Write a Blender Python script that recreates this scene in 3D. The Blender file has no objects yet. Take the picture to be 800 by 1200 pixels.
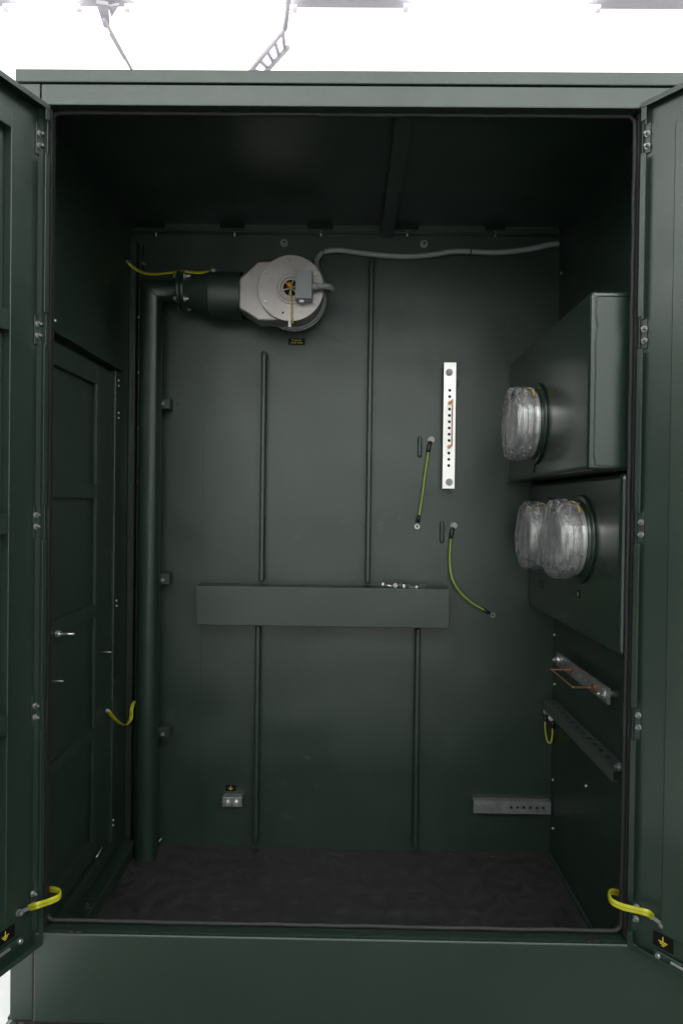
import bpy, math, random
from mathutils import Vector, Matrix
random.seed(7)
S = bpy.context.scene
COL = S.collection
V = Vector
PI = math.pi
# ------------------------------------------------------------------ camera geometry
ZO = 1.25                                    # cabinet frame -> world (hall floor at z = 0)
CAM = V((0.0224, -1.5132, 0.018 + ZO))
YAW, PITCH, ROLL = 0.0111, -0.0107, 0.0127
FPX = 800.0
cy, sy = math.cos(YAW), math.sin(YAW)
D = V((-sy*math.cos(PITCH), cy*math.cos(PITCH), math.sin(PITCH)))
R0 = V((cy, sy, 0)); U0 = R0.cross(D)
cr, sr = math.cos(ROLL), math.sin(ROLL)
RX = cr*R0 + sr*U0
UX = -sr*R0 + cr*U0
def ray(px, py):
    return D + RX*((px-400)/FPX) + UX*((600-py)/FPX)
def PY(px, py, Y):                           # point of the photograph lying on the plane y = Y
    r = ray(px, py); return CAM + r*((Y-CAM.y)/r.y)
def PX(px, py, X):
    r = ray(px, py); return CAM + r*((X-CAM.x)/r.x)
def PZ(px, py, Z):
    r = ray(px, py); return CAM + r*((Z-CAM.z)/r.z)
def PP(px, py, p0, n):
    r = ray(px, py); return CAM + r*((p0-CAM).dot(n)/r.dot(n))
# main dimensions (world)
B = 0.8476
WO = 0.65
XL, XR = -0.7319, 0.7319
HT = 0.8949 + ZO; HB = -0.9458 + ZO
ZF = -1.1783 + ZO; ZC = 0.9663 + ZO
YN = 0.0472

# ------------------------------------------------------------------ mesh builder
class MB:
    def __init__(s): s.v = []; s.f = []; s.sm = []
    def add(s, vs, fs, smooth=False):
        o = len(s.v); s.v += [V(p) for p in vs]
        for f in fs: s.f.append(tuple(i+o for i in f)); s.sm.append(smooth)
        return s
    def box(s, a, b):
        x0, x1 = sorted((a[0], b[0])); y0, y1 = sorted((a[1], b[1])); z0, z1 = sorted((a[2], b[2]))
        return s.add([(x0,y0,z0),(x1,y0,z0),(x1,y1,z0),(x0,y1,z0),(x0,y0,z1),(x1,y0,z1),(x1,y1,z1),(x0,y1,z1)],
              [(0,3,2,1),(4,5,6,7),(0,1,5,4),(1,2,6,5),(2,3,7,6),(3,0,4,7)])
    def obox(s, o, ax, ay, az):               # oriented box from corner o with edge vectors
        o = V(o); ax, ay, az = V(ax), V(ay), V(az)
        vs = [o, o+ax, o+ax+ay, o+ay, o+az, o+ax+az, o+ax+ay+az, o+ay+az]
        fs = [(0,3,2,1),(4,5,6,7),(0,1,5,4),(1,2,6,5),(2,3,7,6),(3,0,4,7)]
        if ax.cross(ay).dot(az) < 0: fs = [tuple(reversed(f)) for f in fs]
        return s.add(vs, fs)
    def prism(s, pts, ext):                   # polygon extruded along ext
        n = len(pts); ext = V(ext); pts = [V(p) for p in pts]
        nrm = V((0,0,0))
        for i in range(n): nrm += pts[i].cross(pts[(i+1) % n])
        vs = pts + [p+ext for p in pts]
        fs = [tuple(reversed(range(n))), tuple(range(n, 2*n))] + [(i,(i+1)%n,n+(i+1)%n,n+i) for i in range(n)]
        if nrm.dot(ext) < 0: fs = [tuple(reversed(f)) for f in fs]
        return s.add(vs, fs)
    def cyl(s, p0, p1, r0, r1=None, n=24, cap=True, smooth=True, ph=0):
        p0, p1 = V(p0), V(p1); r1 = r0 if r1 is None else r1
        d = (p1-p0).normalized(); a = d.orthogonal().normalized(); b = d.cross(a)
        vs = []
        for p, r in ((p0, r0), (p1, r1)):
            for i in range(n):
                t = 2*PI*i/n+ph; vs.append(p + a*(r*math.cos(t)) + b*(r*math.sin(t)))
        s.add(vs, [(i,(i+1)%n,n+(i+1)%n,n+i) for i in range(n)], smooth)
        if cap: 
            o = len(s.v)-2*n
            s.f.append(tuple(o+i for i in reversed(range(n)))); s.sm.append(False)
            s.f.append(tuple(o+n+i for i in range(n))); s.sm.append(False)
        return s
    def lathe(s, c, ax, prof, n=48, smooth=True, jit=None):   # prof: (axial, radius)
        c, ax = V(c), V(ax).normalized(); a = ax.orthogonal().normalized(); b = ax.cross(a)
        vs = []
        for k, (h, r) in enumerate(prof):
            for i in range(n):
                t = 2*PI*i/n; dr = dh = 0
                if jit: dh, dr = jit(k, t, h, r)
                vs.append(c + ax*(h+dh) + a*((r+dr)*math.cos(t)) + b*((r+dr)*math.sin(t)))
        fs = []
        for k in range(len(prof)-1):
            for i in range(n): fs.append((k*n+i, k*n+(i+1)%n, (k+1)*n+(i+1)%n, (k+1)*n+i))
        return s.add(vs, fs, smooth)
    def ring(s, c, ax, ri, ro, t, n=48):
        return s.lathe(c, ax, [(0,ri),(0,ro),(t,ro),(t,ri),(0,ri)], n, False)
    def tube(s, pts, r, n=12, sub=8, caps=True, closed=False, flat=None, jag=0):
        pts = [V(p) for p in pts]
        path = spline(pts, sub, closed) if sub > 1 else pts
        m = len(path); up = None; vs = []
        for i, p in enumerate(path):
            if closed: t = path[(i+1)%m]-path[i-1]
            else: t = path[min(i+1,m-1)]-path[max(i-1,0)]
            t.normalize()
            if up is None: up = t.orthogonal().normalized() if flat is None else V(flat)
            up = (up - t*up.dot(t))
            if up.length < 1e-5: up = t.orthogonal()
            up.normalize(); b = t.cross(up)
            ra, rb = (r, r) if not isinstance(r, tuple) else r
            k = 1 + jag*random.uniform(-1,1)
            for j in range(n):
                a = 2*PI*j/n; vs.append(p + up*(ra*k*math.cos(a)) + b*(rb*k*math.sin(a)))
        fs = []
        for i in range(m if closed else m-1):
            i2 = (i+1) % m
            for j in range(n): fs.append((i*n+j, i*n+(j+1)%n, i2*n+(j+1)%n, i2*n+j))
        s.add(vs, fs, True)
        if caps and not closed:
            o = len(s.v)-len(vs)
            s.f.append(tuple(o+i for i in reversed(range(n)))); s.sm.append(False)
            s.f.append(tuple(o+(m-1)*n+i for i in range(n))); s.sm.append(False)
        return s
    def hexbolt(s, p, n, r, h, washer=True):
        p, n = V(p), V(n).normalized()
        if washer: s.cyl(p, p+n*h*.25, r*1.55, n=20)
        s.cyl(p+n*h*.2, p+n*h, r, r*.97, n=6, smooth=False, ph=random.uniform(0,1))
        s.cyl(p+n*h, p+n*h*1.35, r*.55, r*.5, n=10)
        return s
    def build(s, name, mat, parent, bevel=0, seg=2, kind=None, label=None):
        org = parent.get('_o') if parent else None
        o0 = V(org) if org else V((0,0,0))
        me = bpy.data.meshes.new(name)
        me.from_pydata([p-o0 for p in s.v], [], s.f)
        me.polygons.foreach_set('use_smooth', s.sm); me.update()
        me.materials.append(mat)
        o = bpy.data.objects.new(name, me); COL.objects.link(o)
        if parent: o.parent = parent; o['_o'] = tuple(o0)
        if bevel:
            m = o.modifiers.new('bevel', 'BEVEL'); m.width = bevel; m.segments = seg
            m.limit_method = 'ANGLE'; m.angle_limit = math.radians(40); m.harden_normals = False
        if kind: o['kind'] = kind
        if label: o['label'] = label
        return o
def spline(p, sub, closed=False):
    out = []; n = len(p)
    rng = n if closed else n-1
    for i in range(rng):
        if closed: a, b, c, d = p[i-1], p[i], p[(i+1)%n], p[(i+2)%n]
        else: a, b, c, d = p[max(i-1,0)], p[i], p[i+1], p[min(i+2,n-1)]
        for k in range(sub):
            t = k/sub
            out.append(.5*((2*b)+(c-a)*t+(2*a-5*b+4*c-d)*t*t+(3*b-a-3*c+d)*t**3))
    if not closed: out.append(p[-1])
    return out
def thing(name, label, cat, loc, group=None):
    o = bpy.data.objects.new(name, None); COL.objects.link(o)
    o.location = loc; o.empty_display_size = .05
    o['_o'] = tuple(loc); o['label'] = label; o['category'] = cat
    if group: o['group'] = group
    return o

# ------------------------------------------------------------------ materials
def mat(name, col, rough=.5, metal=0, spec=.5, bump=0, bscale=300, bdist=.001, var=0, vscale=6, rvar=0, stretch=(1,1,1),
        emit=None, alpha=None, coat=0, scuff=0, wave=0):
    m = bpy.data.materials.new(name); m.use_nodes = True
    nt = m.node_tree; N = nt.nodes; L = nt.links; p = N['Principled BSDF']
    p.inputs['Base Color'].default_value = (*col, 1); p.inputs['Roughness'].default_value = rough
    p.inputs['Metallic'].default_value = metal; p.inputs['Specular IOR Level'].default_value = spec
    if coat: p.inputs['Coat Weight'].default_value = coat; p.inputs['Coat Roughness'].default_value = .15
    if alpha is not None: p.inputs['Alpha'].default_value = alpha
    if emit:
        p.inputs['Emission Color'].default_value = (*emit[0], 1); p.inputs['Emission Strength'].default_value = emit[1]
    g = N.new('ShaderNodeNewGeometry')
    mp = N.new('ShaderNodeMapping'); mp.inputs['Scale'].default_value = stretch
    L.new(g.outputs['Position'], mp.inputs['Vector'])
    colsock = None
    if var or rvar or scuff:
        n1 = N.new('ShaderNodeTexNoise'); n1.inputs['Scale'].default_value = vscale; n1.inputs['Detail'].default_value = 8
        n1.inputs['Roughness'].default_value = .65
        L.new(mp.outputs[0], n1.inputs['Vector'])
    if var:
        r = N.new('ShaderNodeMapRange'); r.inputs['From Min'].default_value = .3; r.inputs['From Max'].default_value = .7
        r.inputs['To Min'].default_value = 1-var; r.inputs['To Max'].default_value = 1+var
        L.new(n1.outputs['Fac'], r.inputs['Value'])
        vm = N.new('ShaderNodeVectorMath'); vm.operation = 'SCALE'; vm.inputs[0].default_value = col
        L.new(r.outputs[0], vm.inputs['Scale']); colsock = vm.outputs[0]
        L.new(colsock, p.inputs['Base Color'])
    if rvar:
        r2 = N.new('ShaderNodeMapRange'); r2.inputs['From Min'].default_value = .3; r2.inputs['From Max'].default_value = .7
        r2.inputs['To Min'].default_value = max(.03, rough-rvar); r2.inputs['To Max'].default_value = rough+rvar
        L.new(n1.outputs['Fac'], r2.inputs['Value']); L.new(r2.outputs[0], p.inputs['Roughness'])
    if scuff:
        # thin random rubs and dusty smudges left in the paint
        n2 = N.new('ShaderNodeTexNoise'); n2.inputs['Scale'].default_value = 9; n2.inputs['Detail'].default_value = 10
        n2.inputs['Roughness'].default_value = .75; n2.inputs['Distortion'].default_value = 1.2
        L.new(g.outputs['Position'], n2.inputs['Vector'])
        n3 = N.new('ShaderNodeTexNoise'); n3.inputs['Scale'].default_value = 2.2; n3.inputs['Detail'].default_value = 2
        L.new(g.outputs['Position'], n3.inputs['Vector'])
        a = N.new('ShaderNodeMapRange'); a.inputs['From Min'].default_value = .6; a.inputs['From Max'].default_value = .72
        L.new(n2.outputs['Fac'], a.inputs['Value'])
        b = N.new('ShaderNodeMapRange'); b.inputs['From Min'].default_value = .46; b.inputs['From Max'].default_value = .62
        L.new(n3.outputs['Fac'], b.inputs['Value'])
        mu = N.new('ShaderNodeMath'); mu.operation = 'MULTIPLY'; L.new(a.outputs[0], mu.inputs[0]); L.new(b.outputs[0], mu.inputs[1])
        mu2 = N.new('ShaderNodeMath'); mu2.operation = 'MULTIPLY'; L.new(mu.outputs[0], mu2.inputs[0]); mu2.inputs[1].default_value = scuff
        mx = N.new('ShaderNodeMix'); mx.data_type = 'RGBA'
        L.new(mu2.outputs[0], mx.inputs['Factor'])
        if colsock: L.new(colsock, mx.inputs[6])
        else: mx.inputs[6].default_value = (*col, 1)
        mx.inputs[7].default_value = (.085, .09, .088, 1)
        L.new(mx.outputs[2], p.inputs['Base Color'])
        ra = N.new('ShaderNodeMath'); ra.operation = 'MULTIPLY_ADD'; L.new(mu2.outputs[0], ra.inputs[0]); ra.inputs[1].default_value = .35
        if rvar: L.new(r2.outputs[0], ra.inputs[2])
        else: ra.inputs[2].default_value = rough
        L.new(ra.outputs[0], p.inputs['Roughness'])
    if bump:
        n4 = N.new('ShaderNodeTexNoise'); n4.inputs['Scale'].default_value = bscale; n4.inputs['Detail'].default_value = 3
        L.new(mp.outputs[0], n4.inputs['Vector'])
        bp = N.new('ShaderNodeBump'); bp.inputs['Strength'].default_value = bump; bp.inputs['Distance'].default_value = bdist
        L.new(n4.outputs['Fac'], bp.inputs['Height']); L.new(bp.outputs[0], p.inputs['Normal'])
        if wave:                                 # slight oil-canning of the sheet
            n5 = N.new('ShaderNodeTexNoise'); n5.inputs['Scale'].default_value = 3.2; n5.inputs['Detail'].default_value = 1
            L.new(g.outputs['Position'], n5.inputs['Vector'])
            b5 = N.new('ShaderNodeBump'); b5.inputs['Strength'].default_value = 1; b5.inputs['Distance'].default_value = wave
            L.new(n5.outputs['Fac'], b5.inputs['Height']); L.new(b5.outputs[0], bp.inputs['Normal'])
    return m
GREEN = (.0115, .0240, .0165)
PS = .8
M = {}
M['paint'] = mat('green_paint', GREEN, .40, spec=PS, bump=.25, bscale=420, bdist=.0006, var=.08, vscale=5, rvar=.06, scuff=.8, wave=.012)
M['paint_out'] = mat('green_paint_outer', GREEN, .38, spec=PS, bump=.25, bscale=420, bdist=.0006, var=.06, vscale=4, rvar=.04, scuff=.25, wave=.008)
M['paint_gloss'] = mat('green_paint_gloss', GREEN, .27, spec=PS, var=.05, vscale=3, wave=.006)
M['floor'] = mat('cabinet_floor', (.023,.022,.022), .6, bump=.45, bscale=240, bdist=.001, var=.6, vscale=26, rvar=.15, scuff=1.0)
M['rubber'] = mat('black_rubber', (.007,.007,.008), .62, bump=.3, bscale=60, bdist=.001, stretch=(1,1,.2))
M['dark'] = mat('dark_gap', (.008,.008,.008), .7)
M['steel'] = mat('stainless_steel', (.36,.33,.32), .38, metal=.85, bump=.2, bscale=500, bdist=.0004, var=.10, vscale=14, rvar=.08)
M['zinc'] = mat('zinc_plated', (.62,.62,.62), .33, metal=.9, bump=.2, bscale=300, bdist=.0004, var=.15, vscale=60)
M['galv'] = mat('galvanised_steel', (.30,.30,.30), .42, metal=.7, bump=.3, bscale=150, bdist=.0005, var=.25, vscale=45, rvar=.1)
M['tin'] = mat('tinned_busbar', (.95,.93,.91), .36, metal=.85, bump=.2, bscale=200, bdist=.0004, var=.06, vscale=25, rvar=.1)
M['copper'] = mat('copper', (.60,.32,.18), .33, metal=.9, var=.2, vscale=60)
M['grey_box'] = mat('grey_plastic_box', (.27,.28,.29), .45, bump=.2, bscale=400, bdist=.0004)
M['conduit'] = mat('grey_conduit', (.26,.26,.275), .45, bump=.3, bscale=120, bdist=.001)
M['orange'] = mat('orange_plastic', (.75,.30,.03), .45)
M['yellow_strap'] = mat('yellow_cord', (.62,.40,.03), .5)
M['white'] = mat('white_plastic', (.75,.75,.73), .4)
M['label'] = mat('black_label', (.004,.004,.004), .6, spec=.15)
M['label_ink'] = mat('yellow_ink', (.60,.46,.03), .5)
M['lug'] = mat('black_heatshrink', (.01,.01,.01), .35)
M['silver'] = mat('silver_cap', (.62,.60,.60), .35, metal=.55, bump=.3, bscale=80, bdist=.001, var=.1, vscale=20)
M['bushing'] = mat('bushing_grey', (.16,.16,.17), .4)
M['hall_white'] = mat('hall_white', (.8,.8,.8), .6, var=.04, vscale=.5)
M['hall_wall'] = mat('hall_wall_paint', (.5,.5,.5), .6, var=.08, vscale=.5)
M['glow_far'] = mat('added_glow_far', (.8,.8,.8), .6, emit=((.94,1,.965), 1.2))  # added glow for the unseen far ceiling
M['wall_glow'] = mat('added_wall_glow', (.8,.8,.8), .3, emit=((.94,1,.965), 1.2))  # added glow on unseen walls, for highlights on the paint
M['glow_front'] = mat('added_glow_front', (.8,.8,.8), .6, emit=((.95,1,.975), 4.8))  # added glow for the unseen ceiling in front of the cabinet
M['hall_steel'] = mat('hall_steel_painted', (.50,.47,.52), .5, var=.08, vscale=2)
M['concrete'] = mat('hall_floor', (.50,.50,.49), .5, bump=.2, bscale=40, bdist=.001, var=.12, vscale=1.5, rvar=.1)
M['dark_floor'] = mat('dark_floor_patch', (.03,.03,.03), .7, bump=.4, bscale=80, var=.2, vscale=5)  # dark colour that keeps the floor's reflection in the base low
M['floor_glare'] = mat('floor_glare_white', (.85,.85,.84), .45, var=.03, vscale=2)  # overexposed floor painted as near-white colour
CEIL_E = 1.3
M['roof_light'] = mat('lit_roof_sheet', (.8,.8,.8), .6, emit=((1,.985,.99), CEIL_E))
M['tube'] = mat('lamp_tube', (.9,.9,.9), .5, emit=((1,1,1), 12))

def wire_mat(name, ca, cb, f=2.2):
    m = bpy.data.materials.new(name); m.use_nodes = True
    nt = m.node_tree; N = nt.nodes; L = nt.links; p = N['Principled BSDF']
    p.inputs['Roughness'].default_value = .38
    at = N.new('ShaderNodeAttribute'); at.attribute_name = 'around'
    r = N.new('ShaderNodeValToRGB'); r.color_ramp.interpolation = 'CONSTANT'
    e = r.color_ramp.elements; e[0].position = 0; e[0].color = (*ca,1); e[1].position = .8; e[1].color = (*cb,1)
    if f == 3:
        e[1].position = .42; x = e.new(.58); x.color = (*ca,1)
    L.new(at.outputs['Fac'], r.inputs['Fac']); L.new(r.outputs[0], p.inputs['Base Color'])
    return m
M['pe_wire'] = wire_mat('green_yellow_wire', (.055,.22,.05), (.40,.33,.04))
M['strap'] = wire_mat('yellow_green_strap', (.44,.40,.015), (.16,.26,.02), 3)
M['yellow_wire'] = wire_mat('yellow_green_wire', (.46,.34,.03), (.10,.22,.05))
def around(o, n, mode='ang'):
    """float attribute 0..1 around the section of a tube (section of n verts)"""
    me = o.data; at = me.attributes.new('around', 'FLOAT', 'POINT')
    for i in range(len(me.vertices)):
        j = i % n
        at.data[i].value = (j/n) if mode == 'ang' else .5+.5*math.sin(2*PI*j/n)
def plastic():
    m = bpy.data.materials.new('crinkled_plastic_film'); m.use_nodes = True
    nt = m.node_tree; N = nt.nodes; L = nt.links; p = N['Principled BSDF']
    g = N.new('ShaderNodeNewGeometry')
    mp = N.new('ShaderNodeMapping'); mp.inputs['Scale'].default_value = (1.6,1,.16); L.new(g.outputs['Position'], mp.inputs['Vector'])
    n1 = N.new('ShaderNodeTexNoise'); n1.inputs['Scale'].default_value = 46; n1.inputs['Detail'].default_value = 5
    n1.inputs['Roughness'].default_value = .65; n1.inputs['Distortion'].default_value = 1.0
    L.new(mp.outputs[0], n1.inputs['Vector'])
    n2 = N.new('ShaderNodeTexNoise'); n2.inputs['Scale'].default_value = 26; n2.inputs['Detail'].default_value = 4; n2.inputs['Distortion'].default_value = 2
    L.new(g.outputs['Position'], n2.inputs['Vector'])
    b = N.new('ShaderNodeBump'); b.inputs['Strength'].default_value = 1; b.inputs['Distance'].default_value = .005
    L.new(n1.outputs['Fac'], b.inputs['Height'])
    b2 = N.new('ShaderNodeBump'); b2.inputs['Strength'].default_value = .8; b2.inputs['Distance'].default_value = .004
    L.new(n2.outputs['Fac'], b2.inputs['Height']); L.new(b.outputs[0], b2.inputs['Normal'])
    r0 = N.new('ShaderNodeValToRGB'); e = r0.color_ramp.elements
    e[0].position = .36; e[0].color = (.12,.12,.13,1); e[1].position = .68; e[1].color = (.58,.56,.58,1)  # highlights on ridges and dark folds painted into the film colour
    L.new(n1.outputs['Fac'], r0.inputs['Fac']); L.new(r0.outputs[0], p.inputs['Base Color'])
    p.inputs['Roughness'].default_value = .11; p.inputs['Specular IOR Level'].default_value = 1; p.inputs['IOR'].default_value = 1.8
    L.new(b2.outputs[0], p.inputs['Normal'])
    r = N.new('ShaderNodeMapRange'); r.inputs['From Min'].default_value = .38; r.inputs['From Max'].default_value = .6
    r.inputs['To Min'].default_value = .22; r.inputs['To Max'].default_value = .66
    L.new(n1.outputs['Fac'], r.inputs['Value']); L.new(r.outputs[0], p.inputs['Alpha'])
    return m
M['film'] = plastic()

# ================================================================== THE CABINET
cab = thing('electrical_cabinet', 'dark green steel cabinet with both front doors open and white light above its roof', 'cabinet', (0, .42, ZF-.03))
P = M['paint']; PO = M['paint_out']
def part(mb, name, m=P, bevel=.0015, parent=None, **k): return mb.build(name, m, parent or cab, bevel, **k)
# shell
XO = .755                                    # outer half width
zl0 = PY(400, 98.0, -.0035).z; zl1 = PY(400, 82.5, -.0035).z
b0 = PY(30, 1198.3, -.008).z
# roof lid with a folded edge
m = MB(); xl_l = PY(17, 83, -.008).x
m.box((xl_l, -.0035, zl0), (.80, .018, zl1))
m.prism([(xl_l,.0185,zl1-.001),(xl_l,B+.03,zl1+.06),(xl_l,B+.03,zl1+.040),(xl_l,.0185,zl1-.018)], (.80-xl_l,0,0))
part(m, 'roof_lid', PO, .002)
hz0 = PY(400, 125, 0).z
jx = PY(48, 110, 0).x
part(MB().box((jx+.0015, 0, hz0), (.80, .025, zl0-.0018)), 'header_panel', PO, .002)
for s in (-1,): part(MB().box((s*abs(jx)-.004, .010, hz0+.002), (s*abs(jx)+.004, .017, zl0-.0015)), 'seam_strip', M['dark'], 0)
# corner posts (left and right of the opening, mostly behind the doors)
post_x = PY(40.5, 1150, 0).x; ox = PY(12, 1150, 0).x
for s in (-1, 1):
    part(MB().box((s*(WO+.006), 0.0, b0), (abs(.80) if s > 0 else ox, .03, hz0-.0005)), 'corner_post', PO, .0015)
    part(MB().box((s*WO, 0.012, HB), (s*(WO+.01), .031, HT)), 'opening_return', M['rubber'], .001)
part(MB().box((ox, 0.0, hz0+.0002), (jx-.0015, .03, zl0-.0018)), 'header_end', PO, .0015)
# base panel : front face, upper folded lip
zb_top = PY(400, 1098, 0).z
part(MB().box((post_x+.0015, -.008, b0), (.802, .0225, zb_top)), 'base_panel', PO, .004, seg=3)
part(MB().box((post_x-.003, -.004, b0), (post_x+.003, -.0005, zb_top)), 'seam_strip', M['dark'], 0)
part(MB().box((ox+.02, .0235, b0-.06), (.78, .031, b0-.001)).box((ox+.02,.0315,b0-.06),(.78,B,ZF-.012)), 'base_shadow_strip', M['rubber'], 0)  # dark strip standing in for the shadow gap under the base
# opening frame behind the doors, its hole follows the seal
fx0 = PY(57, 620, .03).x; fx1 = PY(734.5, 620, .03).x; fz1 = PY(400, 135, .03).z; fz0 = PY(400, 1084, .03).z
m = MB(); Yf0, Yf1 = .032, .0455
m.box((XL, Yf0, ZF), (fx0-.006, Yf1, HT+.05)); m.box((fx1+.006, Yf0, ZF), (XR, Yf1, HT+.05))
m.box((fx0-.006, Yf0, fz1+.006), (fx1+.006, Yf1, HT+.05)); m.box((fx0-.006, Yf0, ZF), (fx1+.006, Yf1, fz0-.006))
part(m, 'opening_frame', M['rubber'], 0)
m = MB().box((-WO, .0, HB-.0), (WO, .0315, HB-.012)); part(m, 'sill', PO, .003)
# door seal: two parallel rubber lips with rounded corners
def rrect(x0, x1, z0, z1, r, y, tilt=0):
    pts = []
    for cx, cz, a0 in ((x1-r, z1-r, 0), (x0+r, z1-r, 90), (x0+r, z0+r, 180), (x1-r, z0+r, 270)):
        for k in range(7):
            a = math.radians(a0+15*k); pts.append(V((cx+r*math.cos(a), y, cz+r*math.sin(a))))
    # subdivide straight runs
    out = []
    for i, p in enumerate(pts):
        q = pts[(i+1) % len(pts)]; out.append(p); d = (q-p).length
        if d > .1:
            k = int(d/.05)
            for j in range(1, k): out.append(p.lerp(q, j/k) + V((random.uniform(-1,1)*.0008, 0, random.uniform(-1,1)*.0008)))
    return out
sx0 = PY(57.5, 620, .026).x; sx1 = PY(735.5, 620, .026).x; sz1 = PY(400, 134.5, .026).z; sz0 = PY(400, 1084.5, .026).z
m = MB().tube(rrect(sx0, sx1, sz0, sz1, .020, .026), .0055, n=10, sub=1, closed=True)
part(m, 'door_seal', M['rubber'], 0)
for px, py in ((86,1089),(95,1089),(687,1100),(697,1100)):
    p = PY(px, py, 0); part(MB().box((p.x-.006, -.0095, p.z-.0025), (p.x+.006, -.0075, p.z+.0025)), 'slot', M['dark'], 0)
# interior walls
zcf = zl1-.025
part(MB().box((XL-.02, B, ZF-.02), (XR+.02, B+.004, ZC+.06)), 'back_wall', P, 0)
part(MB().prism([(XL-.004,.0465,ZF-.02),(XL-.004,B-.0005,ZF-.02),(XL-.004,B-.0005,ZC+.01),(XL-.004,.0465,zcf+.006)], (.004,0,0)), 'side_wall', P, 0)
part(MB().prism([(XR,.0465,ZF-.02),(XR,B-.0005,ZF-.02),(XR,B-.0005,ZC+.01),(XR,.0465,zcf+.006)], (.004,0,0)), 'side_wall', P, 0)
zcf = zl1-.025
part(MB().prism([(XL-.02,.05,zcf),(XL-.02,B,ZC),(XL-.02,B,ZC+.004),(XL-.02,.05,zcf+.004)], (XR-XL+.04,0,0)), 'ceiling_panel', P, 0)
part(MB().box((XL-.02, .0465, ZF-.006), (XR+.02, B, ZF)), 'floor_plate', M['floor'], 0)
# beam running front to back under the roof
bxa, bxb = PY(446,262,B).x, PY(460,262,B).x
part(MB().prism([(bxa,.05,zcf-.001),(bxa,B-.002,ZC-.001),(bxa,B-.002,ZC-.03),(bxa,.05,zcf-.03)], (bxb-bxa,0,0)), 'roof_beam', P, .002)
# top rail of the back wall, notched
zr1 = PY(400, 263.5, B-.03).z; zr0 = PY(400, 271, B-.03).z; zr2 = PY(400, 274.5, B-.015).z
segs = [(193,258),(287,360),(390,455),(490,568),(592,655)]
m = MB()
for a, b in segs: m.box((PY(a,267,B-.035).x, B-.035, zr0), (PY(b,267,B-.035).x, B-.032, zr1))
m.box((XL+.002, B-.0325, zr0-.002), (XR-.002, B-.001, zr0-.0045))
m.box((XL+.03, B-.006, zr2), (XR-.004, B-.0005, zr0-.006))
part(m, 'roof_rail', P, .0008)
for px in (183, 275, 376, 477, 580):
    p = PY(px, 273.5, B-.02); part(MB().cyl(p+V((0,0,-.010)), p+V((0,0,.008)), .0032, n=8), 'stud', M['zinc'], 0)
# left rear corner flange with its row of studs
xa = PY(154, 600, B-.04).x; xb = PY(166, 600, B).x
m = MB().box((XL+.001, B-.045, ZF+.002), (XL+.012, B-.041, ZC-.05)).box((PY(153.5,600,B-.045).x, B-.045, ZF+.002), (PY(156.5,600,B-.045).x, B-.004, ZC-.06))
m.box((PY(160,600,B-.02).x, B-.02, ZF+.002), (PY(164,600,B-.02).x, B-.001, ZC-.07))
part(m, 'corner_flange', P, .0008)
for py in (372,437,502,567,631,695,760,905):
    p = PY(162, py, B-.02); p.x -= .0
    part(MB().cyl(p, p+V((.007,-.001,0)), .006, n=12), 'stud', M['zinc'], 0)
# vertical ribs, top pair and bottom pair
def rib(px0, py0, px1, py1, w=.0175, d=.036, cap=False):
    a = PY(px0, py0, B-d); b = PY(px1, py1, B-d); x = (a.x+b.x)/2
    m = MB().box((x-w/2, B-d, b.z), (x+w/2, B-.0005, a.z))
    if cap: m.cyl((x, B-d+.002, a.z-.002), (x, B-.001, a.z-.002), w*.62, n=20)
    return part(m, 'stiffening_rib', P, .0065, seg=4)
rib(308, 414, 307, 682, cap=True); rib(435, 303, 431, 684); rib(301, 733, 300, 988); rib(489, 737, 487, 995)
# thin sheet added in the outline of the vertical pipe's shade
sxm = PY(237, 600, B-.001).x
part(MB().box((XL+.03, B-.0015, ZF+.001), (sxm, B-.0003, PY(237,425,B).z)), 'pipe_shade_sheet', P, 0)
# short welded tabs
for (a, b, c) in ((492, 511, 535), (518, 611, 636)):
    p = PY(a, b, B-.015); q = PY(a, c, B-.015)
    part(MB().box((p.x-.0065, B-.016, q.z), (p.x+.0065, B-.0005, p.z)), 'welded_tab', P, .005, seg=3)
# cross beam
bz1 = PY(378, 688.5, B-.085); bz0 = PY(378, 734.5, B-.085)
bl = PY(229.5, 706, B-.085).x; br = PY(526.5, 712, B-.085).x
m = MB().box((bl, B-.085, bz0.z), (br, B-.081, bz1.z)).box((bl, B-.0805, bz1.z-.004), (br, B-.0008, bz1.z)).box((bl, B-.0805, bz0.z), (br, B-.0008, bz0.z+.004))
m.box((bl, B-.0805, bz0.z+.0045), (bl+.004, B-.0008, bz1.z-.0045)).box((br-.004, B-.0805, bz0.z+.0045), (br, B-.0008, bz1.z-.0045))
part(m, 'cross_beam', P, .0025, seg=3)
BEAMZ = bz1.z
# floor angles along the side walls
m = MB().box((XL+.0005, .05, ZF+.0005), (XL+.045, B-.05, ZF+.045)); part(m, 'floor_angle', P, .003)
m = MB().box((XR-.014, .05, ZF+.0005), (XR-.0005, B-.01, ZF+.012)); part(m, 'floor_angle', P, .003)

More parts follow.
